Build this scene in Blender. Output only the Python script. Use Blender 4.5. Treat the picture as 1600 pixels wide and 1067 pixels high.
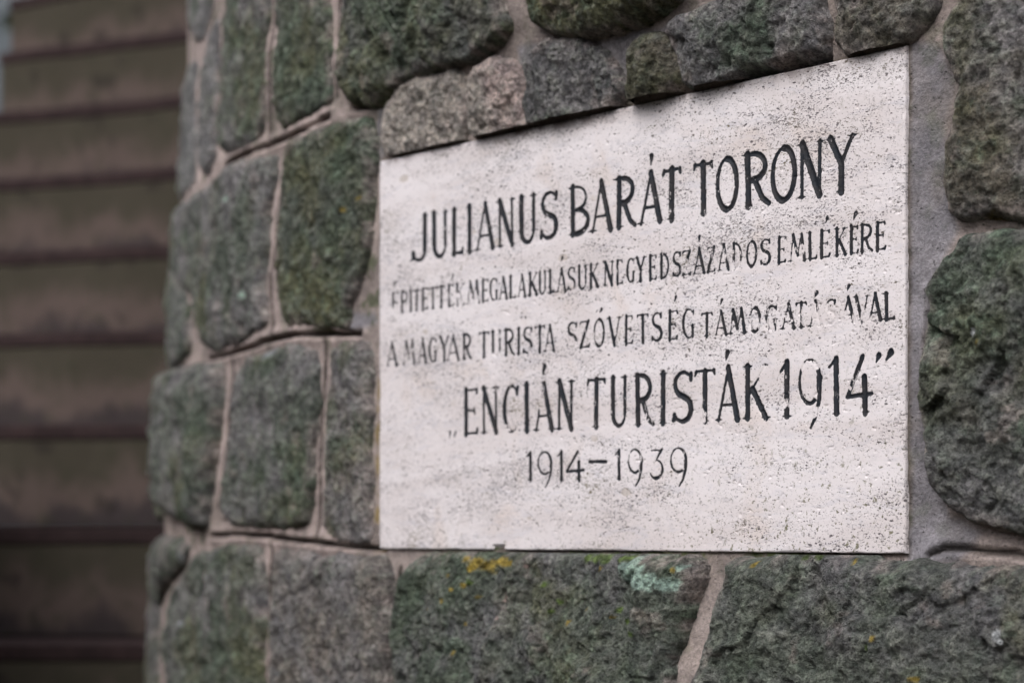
import bpy, math, random
import numpy as np
from mathutils import Vector
random.seed(7); rng = np.random.default_rng(7)
scene = bpy.context.scene
for o in list(bpy.data.objects): bpy.data.objects.remove(o)

# ------------------------------------------------------------------ camera, light
EYE = 1.608                      # eye height above the ground
F = 75/36*1600                   # focal length in pixels of the 1600 px wide photograph
HOR = 831.0                      # row of the horizon in the photograph
cam_d = bpy.data.cameras.new('camera'); cam = bpy.data.objects.new('camera', cam_d)
scene.collection.objects.link(cam); scene.camera = cam
cam.location = (0, 0, EYE); cam.rotation_euler = (math.radians(90), 0, 0)
cam_d.lens = 75; cam_d.sensor_width = 36; cam_d.shift_y = (HOR-533.5)/1600
cam_d.clip_start = .05; cam_d.clip_end = 2000
cam_d.dof.use_dof = True; cam_d.dof.focus_distance = 1.74; cam_d.dof.aperture_fstop = 4.7
cam_d.dof.aperture_blades = 9

SUN_EL, SUN_AZ = math.radians(48), math.radians(220)   # azimuth: compass from +Y, clockwise
world = bpy.data.worlds.new('World'); scene.world = world; world.use_nodes = True
wn = world.node_tree.nodes; wl = world.node_tree.links; wn.clear()
wo = wn.new('ShaderNodeOutputWorld'); bg = wn.new('ShaderNodeBackground')
sky = wn.new('ShaderNodeTexSky'); sky.sky_type = 'NISHITA'; sky.sun_disc = False
sky.sun_elevation = SUN_EL; sky.sun_rotation = SUN_AZ
sky.air_density = 1.0; sky.dust_density = 6.0; sky.ozone_density = 1.0
hs = wn.new('ShaderNodeHueSaturation'); hs.inputs['Saturation'].default_value = .32
wt = wn.new('ShaderNodeMix'); wt.data_type = 'RGBA'; wt.blend_type = 'MULTIPLY'; wt.inputs[0].default_value = 1
wt.inputs[7].default_value = (.955, .965, 1.03, 1)
bg.inputs['Strength'].default_value = .15
wl.new(sky.outputs[0], hs.inputs['Color']); wl.new(hs.outputs[0], wt.inputs[6]); wl.new(wt.outputs[2], bg.inputs['Color'])
wl.new(bg.outputs[0], wo.inputs['Surface'])
sd = bpy.data.lights.new('sun', 'SUN'); sun = bpy.data.objects.new('sun', sd); scene.collection.objects.link(sun)
sd.energy = 1.0; sd.angle = math.radians(40); sd.color = (1, .98, .97)
sdir = Vector((math.sin(SUN_AZ)*math.cos(SUN_EL), math.cos(SUN_AZ)*math.cos(SUN_EL), math.sin(SUN_EL)))
sun.rotation_euler = sdir.to_track_quat('Z', 'Y').to_euler()
scene.view_settings.view_transform = 'Standard'; scene.view_settings.look = 'None'
scene.view_settings.gamma = 1; scene.view_settings.use_curve_mapping = False
scene.view_settings.exposure = 0.24
scene.render.engine = 'CYCLES'
LIT = .80      # how bright a white surface renders; used to turn seen colours into base colours

# ------------------------------------------------------------------ helpers
def lin(c):
    c = np.asarray(c, float)/255
    return np.where(c <= .04045, c/12.92, ((c+.055)/1.055)**2.4)
def alb(r, g, b, k=None):
    return lin((r, g, b))/(k or LIT)
def sm(x, a=0., b=1.):
    t = np.clip((x-a)/(b-a), 0, 1); return t*t*(3-2*t)
_perm = rng.random((64, 64, 64)).astype(np.float32)
def vnoise(P):
    i = np.floor(P).astype(np.int64); f = P-i; f = f*f*(3-2*f); i &= 63; j = (i+1) & 63
    x0, y0, z0 = i.T; x1, y1, z1 = j.T; fx, fy, fz = f.T
    g = _perm
    a = g[x0, y0, z0]*(1-fx)+g[x1, y0, z0]*fx; b = g[x0, y1, z0]*(1-fx)+g[x1, y1, z0]*fx
    c = g[x0, y0, z1]*(1-fx)+g[x1, y0, z1]*fx; d = g[x0, y1, z1]*(1-fx)+g[x1, y1, z1]*fx
    return ((a*(1-fy)+b*fy)*(1-fz)+(c*(1-fy)+d*fy)*fz)*2-1
def fbm(P, scale, octv=4, rough=.5, seed=0.):
    P = P*scale+seed*17.31; r = np.zeros(len(P)); a = 1.; t = 0
    for k in range(octv):
        r += a*vnoise(P+k*5.7); t += a; a *= rough; P = P*2.03
    return r/t
def vcell(P, scale, seed):
    """tilted facets: nearest of jittered lattice points, each with its own plane"""
    P = P*scale*.5+seed*3.1; P = P+.35*np.stack([vnoise(P*2.1+k*9.) for k in (1, 2, 3)], 1); b = np.floor(P).astype(int); best = np.full(len(P), 9.); out = np.zeros(len(P))
    for dx in (-1, 0, 1):
        for dy in (-1, 0, 1):
            for dz in (-1, 0, 1):
                c = b+np.array([dx, dy, dz]); q = c & 63
                r1 = _perm[q[:, 0], q[:, 1], q[:, 2]]; r2 = _perm[q[:, 1], q[:, 2], q[:, 0]]; r3 = _perm[q[:, 2], q[:, 0], q[:, 1]]
                d = P-c-np.stack([r1, r2, r3], 1); D = (d*d).sum(1); m = D < best
                best[m] = D[m]; out[m] = ((r1-.5)*1.2*d[:, 0]+(r2-.5)*1.2*d[:, 1]+(r3-.5)*2.4*d[:, 2]+(r1-.5)*.5)[m]
    return out
def coll(o): scene.collection.objects.link(o); return o
def tag(o, label=None, cat=None, group=None, kind=None):
    if label: o['label'] = label
    if cat: o['category'] = cat
    if group: o['group'] = group
    if kind: o['kind'] = kind
    return o
def empty(name, loc, rz=0):
    o = coll(bpy.data.objects.new(name, None)); o.location = loc; o.rotation_euler = (0, 0, rz); return o
def mesh_np(name, V, Q, mat, parent=None, smooth=True, attrs=None, recenter=True, loc=None):
    """V (n,3) world (or parent-local) verts, Q (m,3|4) faces"""
    V = np.asarray(V, float); c = V.mean(0) if recenter else np.zeros(3)
    me = bpy.data.meshes.new(name); n, k = Q.shape
    me.vertices.add(len(V)); me.vertices.foreach_set('co', (V-c).astype(np.float32).ravel())
    me.loops.add(n*k); me.loops.foreach_set('vertex_index', Q.astype(np.int32).ravel())
    me.polygons.add(n); me.polygons.foreach_set('loop_start', np.arange(0, n*k, k, dtype=np.int32))
    me.polygons.foreach_set('use_smooth', np.full(n, smooth))
    me.update(calc_edges=True)
    for a, v in (attrs or {}).items():
        if v.ndim == 2:
            t = me.attributes.new(a, 'FLOAT_COLOR', 'POINT')
            t.data.foreach_set('color', np.c_[v, np.ones(len(v))].astype(np.float32).ravel())
        else:
            t = me.attributes.new(a, 'FLOAT', 'POINT'); t.data.foreach_set('value', v.astype(np.float32))
    me.materials.append(mat)
    o = coll(bpy.data.objects.new(name, me))
    if parent: o.parent = parent
    o.location = c if loc is None else loc
    return o
class MB:
    """collects simple polygons into one mesh"""
    def __init__(s): s.v = []; s.f = []
    def box(s, x0, x1, y0, y1, z0, z1, bev=0):
        b = len(s.v)
        s.v += [(x0,y0,z0),(x1,y0,z0),(x1,y1,z0),(x0,y1,z0),(x0,y0,z1),(x1,y0,z1),(x1,y1,z1),(x0,y1,z1)]
        s.f += [tuple(b+i for i in q) for q in ((0,3,2,1),(4,5,6,7),(0,1,5,4),(1,2,6,5),(2,3,7,6),(3,0,4,7))]
    def tube(s, pts, radii, n=8):
        b = len(s.v)
        for i, (p, r) in enumerate(zip(pts, radii)):
            p = Vector(p); d = (Vector(pts[min(i+1, len(pts)-1)])-Vector(pts[max(i-1, 0)])).normalized()
            a = d.orthogonal().normalized(); c = d.cross(a)
            for k in range(n):
                t = 2*math.pi*k/n; s.v.append(tuple(p+a*math.cos(t)*r+c*math.sin(t)*r))
        for i in range(len(pts)-1):
            for k in range(n):
                s.f.append((b+i*n+k, b+i*n+(k+1) % n, b+(i+1)*n+(k+1) % n, b+(i+1)*n+k))
        s.f.append(tuple(b+k for k in range(n))[::-1]); s.f.append(tuple(b+(len(pts)-1)*n+k for k in range(n)))
    def build(s, name, mat, parent=None, bevel=0, smooth=False, subdiv=0):
        me = bpy.data.meshes.new(name); me.from_pydata(s.v, [], s.f); me.materials.append(mat)
        if smooth: me.polygons.foreach_set('use_smooth', [True]*len(me.polygons))
        o = coll(bpy.data.objects.new(name, me)); o.parent = parent
        if bevel:
            m = o.modifiers.new('bevel', 'BEVEL'); m.width = bevel; m.segments = 2
        return o
# ---- node helper
class NT:
    def __init__(s, name, rough=.9, spec=.25):
        s.m = bpy.data.materials.new(name); s.m.use_nodes = True; s.t = s.m.node_tree; s.t.nodes.clear()
        s.out = s.t.nodes.new('ShaderNodeOutputMaterial'); s.b = s.t.nodes.new('ShaderNodeBsdfPrincipled')
        s.b.inputs['Roughness'].default_value = rough; s.b.inputs['Specular IOR Level'].default_value = spec
        s.t.links.new(s.b.outputs[0], s.out.inputs[0])
        s.tc = s.t.nodes.new('ShaderNodeTexCoord')
    def n(s, t): return s.t.nodes.new(t)
    def mixv(s, co, sc):
        a = s.n('ShaderNodeTexNoise'); s.t.links.new(co, a.inputs['Vector']); a.inputs['Scale'].default_value = sc*.7
        v = s.n('ShaderNodeVectorMath'); v.operation = 'SCALE'; s.t.links.new(a.outputs['Color'], v.inputs[0]); v.inputs['Scale'].default_value = .9/sc
        w = s.n('ShaderNodeVectorMath'); w.operation = 'ADD'; s.t.links.new(co, w.inputs[0]); s.t.links.new(v.outputs[0], w.inputs[1]); return w.outputs[0]
    def put(s, sock, v):
        if hasattr(v, 'node'): s.t.links.new(v, sock)
        elif isinstance(v, (tuple, list, np.ndarray)):
            v = tuple(float(q) for q in v); sock.default_value = v+(1,) if len(v) == 3 and len(sock.default_value) == 4 else v
        else: sock.default_value = v
    def co(s, sx=1, sy=1, sz=1, rot=(0, 0, 0), world=False):
        mp = s.n('ShaderNodeMapping'); mp.inputs['Scale'].default_value = (sx, sy, sz); mp.inputs['Rotation'].default_value = rot
        if world:
            g = s.n('ShaderNodeNewGeometry'); s.t.links.new(g.outputs['Position'], mp.inputs[0])
        else: s.t.links.new(s.tc.outputs['Object'], mp.inputs[0])
        return mp.outputs[0]
    def noise(s, co, scale, det=4, rough=.5, dist=0):
        x = s.n('ShaderNodeTexNoise'); s.put(x.inputs['Vector'], co); x.inputs['Scale'].default_value = scale
        x.inputs['Detail'].default_value = det; x.inputs['Roughness'].default_value = rough; x.inputs['Distortion'].default_value = dist
        return x.outputs['Fac']
    def vor(s, co, scale, feat='F1', out='Distance', rnd=1):
        x = s.n('ShaderNodeTexVoronoi'); x.feature = feat; s.put(x.inputs['Vector'], co); x.inputs['Scale'].default_value = scale
        x.inputs['Randomness'].default_value = rnd; return x.outputs[out]
    def ss(s, v, a, b, lo=0, hi=1):
        x = s.n('ShaderNodeMapRange'); x.interpolation_type = 'SMOOTHSTEP'
        s.put(x.inputs[0], v)
        x.inputs[1].default_value = a; x.inputs[2].default_value = b; x.inputs[3].default_value = lo; x.inputs[4].default_value = hi
        return x.outputs[0]
    def ma(s, op, a, b=0., c=0.):
        x = s.n('ShaderNodeMath'); x.operation = op; s.put(x.inputs[0], a); s.put(x.inputs[1], b)
        if op in ('MULTIPLY_ADD',): s.put(x.inputs[2], c)
        return x.outputs[0]
    def mix(s, f, a, b, mode='MIX'):
        x = s.n('ShaderNodeMix'); x.data_type = 'RGBA'; x.blend_type = mode
        s.put(x.inputs[0], f); s.put(x.inputs[6], a); s.put(x.inputs[7], b); return x.outputs[2]
    def attr(s, name, out='Fac'):
        x = s.n('ShaderNodeAttribute'); x.attribute_name = name; return x.outputs[out]
    def fin(s, col, height=None, dist=.001, strength=1.):
        s.put(s.b.inputs['Base Color'], col)
        if height is not None:
            b = s.n('ShaderNodeBump'); b.inputs['Strength'].default_value = strength; b.inputs['Distance'].default_value = dist
            s.put(b.inputs['Height'], height); s.t.links.new(b.outputs[0], s.b.inputs['Normal'])
        return s.m

# ------------------------------------------------------------------ materials
def mat_stone():
    t = NT('rough_volcanic_stone', .93, .2); co = t.co(world=True)
    col = t.attr('col', 'Color')
    g1 = t.noise(co, 210, 6, .72); g2 = t.noise(co, 520, 4, .7); g0 = t.noise(co, 60, 4, .65)
    k = t.ss(g1, .33, .70, .42, 1.75); col = t.mix(1, col, t.mix(t.ss(g1, .34, .68), (.55,.55,.55), (1.60,1.58,1.56)), 'MULTIPLY')
    col = t.mix(1, col, t.mix(t.ss(g0, .35, .66), (.68,.68,.70), (1.36,1.34,1.32)), 'MULTIPLY')
    col = t.mix(t.ma('MULTIPLY', t.ss(g2, .58, .70), .42), col, (.30, .32, .29))
    v = t.vor(co, 330); pit = t.ss(v, .10, .32)
    col = t.mix(t.ma('MULTIPLY', t.ma('SUBTRACT', 1., pit), .55), col, (.018, .017, .016))
    h = t.ma('ADD', t.ma('MULTIPLY', g1, 2.2), t.ma('MULTIPLY', g2, .7)); h = t.ma('ADD', h, t.ma('MULTIPLY', pit, .25)); h = t.ma('ADD', h, t.ma('MULTIPLY', t.ss(t.vor(t.mixv(co, 120), 120), .05, .5), .8))
    return t.fin(col, h, .0046, 1.0)
def mat_mortar():
    t = NT('lime_and_cement_mortar', .92, .2); co = t.co(world=True)
    col = t.attr('col', 'Color')
    g1 = t.noise(co, 320, 5, .7); g0 = t.noise(co, 34, 4, .6)
    col = t.mix(1, col, t.mix(t.ss(g1, .3, .7), (.74,.74,.74), (1.24,1.24,1.24)), 'MULTIPLY')
    col = t.mix(1, col, t.mix(t.ss(g0, .35, .65), (.86,.86,.86), (1.12,1.11,1.09)), 'MULTIPLY')
    sp = t.ss(t.vor(t.mixv(co, 190), 190), .06, .20)
    col = t.mix(t.ma('MULTIPLY', t.ma('SUBTRACT', 1., sp), .6), col, (.05, .048, .045))
    return t.fin(col, t.ma('ADD', t.ma('MULTIPLY', g1, 1.), t.ma('MULTIPLY', sp, .4)), .0022, 1.)
def mat_travertine():
    t = NT('travertine_with_black_letter_paint', .62, .3)
    co = t.co(); cs = t.co(1, 1, 1.9, rot=(0, math.radians(-14), 0)); cb = t.co(1, 1, 4.5)
    tone = t.noise(cb, 4.5, 5, .6, .6); t2 = t.noise(co, 16, 4, .55, .4)
    col = t.mix(t.ss(tone, .35, .66), (.725, .680, .675), (.63, .575, .56))
    col = t.mix(t.ma('MULTIPLY', t.ss(t2, .56, .72), .38), col, (.60, .50, .43))
    col = t.mix(t.ma('MULTIPLY', t.ss(t.noise(cb, 22, 5, .65, 1.), .52, .66), .32), col, (.50, .49, .53))
    # shallow pits in drifts that follow the bedding
    dens = t.ss(t.noise(t.co(1, 1, 3.2), 7.5, 5, .65, .5), .36, .62, .130, -.035)
    big = t.ss(t.noise(co, 2.6, 2, .5), .35, .65, .02, -.012)
    dens = t.ma('ADD', dens, big)
    dr = t.attr('edge')
    def dots(sc, lo, hi, r0):
        x = t.n('ShaderNodeTexVoronoi'); t.put(x.inputs['Vector'], t.mixv(cs, sc)); x.inputs['Scale'].default_value = sc
        d_ = t.ma('ADD', x.outputs['Distance'], t.ma('MULTIPLY', t.noise(co, sc*2.2, 2), .25))
        sp_ = t.n('ShaderNodeSeparateColor'); t.t.links.new(x.outputs['Color'], sp_.inputs[0])
        pickc = t.ss(t.ma('ADD', sp_.outputs[0], t.ma('MULTIPLY', dens, 3.2)), lo, hi)
        return t.ma('MULTIPLY', t.ss(d_, r0, r0-.09), pickc)
    pit = dots(300, .66, .80, .42); pit3 = dots(150, .90, .97, .40); pit4 = dots(520, .55, .75, .46)
    n1 = t.noise(cs, 300, 2, .55, .8)
    pit2 = t.ss(t.ma('ADD', n1, t.ma('MULTIPLY', dens, .8)), .665, .70)
    pits = t.ma('MAXIMUM', t.ma('MAXIMUM', t.ma('MULTIPLY', pit, .9), t.ma('MULTIPLY', pit2, .8)), t.ma('MAXIMUM', pit3, t.ma('MULTIPLY', pit4, .5)))
    pc = t.mix(t.ss(t.noise(co, 26, 3, .5), .5, .7), (.085, .075, .078), (.13, .105, .035))
    col = t.mix(t.ma('MULTIPLY', pits, .88), col, pc)
    hair = t.ss(t.noise(t.co(1, 1, 9, rot=(0, math.radians(-3), 0)), 26, 6, .72, .7), .60, .70)
    col = t.mix(t.ma('MULTIPLY', hair, t.ss(t.noise(co, 5, 3), .45, .6, 0, .42)), col, (.22, .20, .20))
    col = t.mix(t.ma('MULTIPLY', t.ss(t.noise(t.co(1, 1, 2), 60, 5, .7), .54, .70), t.ss(t.noise(t.co(1,1,3), 6, 3), .42, .62, 0, .45)), col, (.34, .33, .35))
    # filled voids, buff coloured, few
    vd = t.ma('ADD', t.vor(t.co(1, 1, 1.6), 17), t.ma('MULTIPLY', t.noise(co, 120, 3), .16))
    fill = t.ss(vd, .20, .185)
    pick = t.ss(t.noise(co, 9, 2), .50, .56)
    fm = t.ma('MULTIPLY', fill, pick)
    col = t.mix(t.ma('MULTIPLY', fm, .6), col, (.47, .41, .345))
    # grime along the top edge and grains of lichen low down
    col = t.mix(t.ma('MULTIPLY', dr, t.ss(t.noise(co, 70, 5, .7), .35, .6)), col, (.17, .13, .115))
    col = t.mix(t.ma('MULTIPLY', t.attr('algae'), t.ma('MULTIPLY', t.ss(t.noise(co, 210, 3, .6), .61, .67), .8)), col, (.10, .10, .03))
    wob = t.ma('MULTIPLY', t.ma('SUBTRACT', t.noise(co, 260, 4, .65), .5), 2.2)
    sdf = t.ma('ADD', t.attr('sdf'), wob)
    ink = t.ss(sdf, -.12, .38)
    wn_ = t.ma('ADD', t.ma('MULTIPLY', t.noise(t.co(1, 1, .30), 430, 3, .6), .55), t.ma('MULTIPLY', t.noise(t.co(1, 1, .6), 130, 4, .65), .45))
    keep = t.ss(t.ma('SUBTRACT', wn_, t.ma('MULTIPLY', t.attr('wear'), .27)), .325, .375)
    ink = t.ma('MULTIPLY', ink, keep)
    col = t.mix(ink, col, t.mix(t.ss(t.noise(co, 90, 2), .4, .6), (.010, .013, .018), (.020, .019, .021)))
    h = t.ma('SUBTRACT', t.ma('MULTIPLY', t.noise(co, 400, 4, .6), .25), t.ma('MULTIPLY', pits, 1.))
    h = t.ma('SUBTRACT', h, t.ma('MULTIPLY', fm, .3))
    return t.fin(col, h, .0011, .8)
def mat_riser():
    t = NT('mossy_concrete_riser', .95, .1); co = t.co(world=True)
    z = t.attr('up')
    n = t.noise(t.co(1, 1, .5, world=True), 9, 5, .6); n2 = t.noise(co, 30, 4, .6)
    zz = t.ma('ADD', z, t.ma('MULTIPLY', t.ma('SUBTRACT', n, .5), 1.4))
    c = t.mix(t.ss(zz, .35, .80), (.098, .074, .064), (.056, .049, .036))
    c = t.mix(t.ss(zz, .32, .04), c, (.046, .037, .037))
    c = t.mix(t.ma('MULTIPLY', t.ss(n2, .5, .75), .6), c, (.040, .041, .026))
    c = t.mix(t.ma('MULTIPLY', t.ss(t.noise(co, 14, 3), .60, .7), .6), c, (.027, .023, .02))
    return t.fin(c, n2, .004, .7)
def mat_plain(name, c1, c2, scale, rough=.9, bump=.002, world=True):
    t = NT(name, rough, .2); co = t.co(world=world); n = t.noise(co, scale, 6, .65)
    return t.fin(t.mix(t.ss(n, .3, .7), c1, c2), n, bump, .8)
M_stone = mat_stone(); M_mortar = mat_mortar(); M_trav = mat_travertine(); M_riser = mat_riser()
M_tread = mat_plain('dark_red_brown_tread', (.024, .015, .015), (.042, .026, .025), 25)
M_shade_wall = mat_plain('shade_wall_render', (.10, .09, .08), (.20, .185, .17), 12)  # for the added wall that shades the lower steps
M_ground = mat_plain('trodden_earth_and_leaf_litter', (.035, .030, .022), (.10, .085, .06), 9, .95, .01)
M_hill = mat_plain('wooded_hillside', (.060, .070, .074), (.095, .105, .108), .4, .95, .5)
M_bark = mat_plain('grey_bark', (.05, .045, .04), (.13, .12, .11), 18, .95, .01)
M_leaf = mat_plain('dull_foliage', (.045, .06, .04), (.09, .10, .06), 3, .8, .002)

# ------------------------------------------------------------------ geometry of the place
XL, XR = 596.5, 1419.0
YTR, YBR, YTL, YBL = 72., 865., 253., 857.
PH = .40
Zr = PH*F/(YBR-YTR); Zl = PH*F/(YBL-YTL)
PR = np.array([(XR-800)/F*Zr, Zr]); PL = np.array([(XL-800)/F*Zl, Zl])
PW = float(np.linalg.norm(PR-PL)); pd = (PR-PL)/PW            # along the plaque, left to right
pn = np.array([pd[1], -pd[0]]);  pn = pn if pn@(-PL) > 0 else -pn   # out of the wall
PZ0 = EYE+(HOR-YBR)/F*Zr
PM = (PL+PR)/2
R = 2.70
def setR(R_):
    global R, CC, PHI_L
    R = R_; CC = PM-pn*math.sqrt(R*R-(PW/2)**2)
def sil(Rr):
    setR(Rr); a = math.atan2(CC[0], CC[1])-math.asin(R/np.linalg.norm(CC)); return math.tan(a)*F+800
lo, hi = 1.5, 6.
for _ in range(40):
    m_ = (lo+hi)/2
    if sil(m_) > 276: lo = m_
    else: hi = m_
setR(lo)
ang0 = math.atan2(-pn[1]*-1, pn[0])      # polar angle of the outward normal at the plaque
# s grows to the right (towards PR)
def ang_of(p): return math.atan2(p[1]-CC[1], p[0]-CC[0])
a_mid = ang_of(PM)
sgn = 1 if (ang_of(PR)-a_mid) > 0 else -1
def surf(s, z, h):
    a = a_mid+sgn*s/R
    return np.c_[CC[0]+(R+h)*np.cos(a), CC[1]+(R+h)*np.sin(a), z]
dC = float(np.linalg.norm(CC)); D_TAN = math.sqrt(dC*dC-R*R)
a_t = math.atan2(CC[0], CC[1])-math.asin(R/dC); PT = np.array([math.sin(a_t), math.cos(a_t)])*D_TAN
S_TAN = sgn*(ang_of(PT)-a_mid)*R; DT = PT[1]
S_PL = sgn*(ang_of(PL)-a_mid)*R; S_PR = -S_PL
def px2s(x, y, h=0.):
    u = (x-800)/F; d = np.array([u, 1.]); A = d@d; B = -2*d@CC; C_ = CC@CC-(R+h)**2
    disc = B*B-4*A*C_
    if disc <= 0: return S_TAN, EYE+(HOR-y)/F*DT
    t = (-B-math.sqrt(disc))/(2*A); p = d*t
    return sgn*(ang_of(p)-a_mid)*R, EYE+(HOR-y)/F*t
def P(pts, h=0.):
    o = []
    for q in pts:
        if q[0] == 's': o.append((S_TAN+q[1], EYE+(HOR-q[2])/F*DT))
        else: o.append(px2s(q[0], q[1], h))
    return np.array(o)
def batter(s, z):
    return -.050*(z-(EYE+(HOR-640)/F*DT))*sm(S_PL-s, .15, .95)
def chord(s):      # how far the plaque's plane lies behind the cylinder
    c = R*np.cos(np.clip(s, S_PL, S_PR)/R)-R*math.cos(S_PR/R); return c
def seg_dist(X, Y, a, b):
    d = b-a; L = d@d+1e-12; t = np.clip(((X-a[0])*d[0]+(Y-a[1])*d[1])/L, 0, 1)
    return np.hypot(X-a[0]-t*d[0], Y-a[1]-t*d[1]), t
def smooth_poly(p, n=2):
    for _ in range(min(n, 1)):
        q = np.roll(p, -1, 0); p = np.stack([p*.86+q*.14, p*.14+q*.86], 1).reshape(-1, 2)
    return p
def poly_sd(X, Y, poly):
    D = np.full(X.shape, 1e9); ins = np.zeros(X.shape, bool)
    for i in range(len(poly)):
        a, b = poly[i], poly[(i+1) % len(poly)]
        D = np.minimum(D, seg_dist(X, Y, a, b)[0])
        c = ((a[1] > Y) != (b[1] > Y)); 
        with np.errstate(divide='ignore', invalid='ignore'):
            xi = (b[0]-a[0])*(Y-a[1])/(b[1]-a[1]+1e-15)+a[0]
        ins ^= c & (X < xi)
    return np.where(ins, D, -D)

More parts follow.
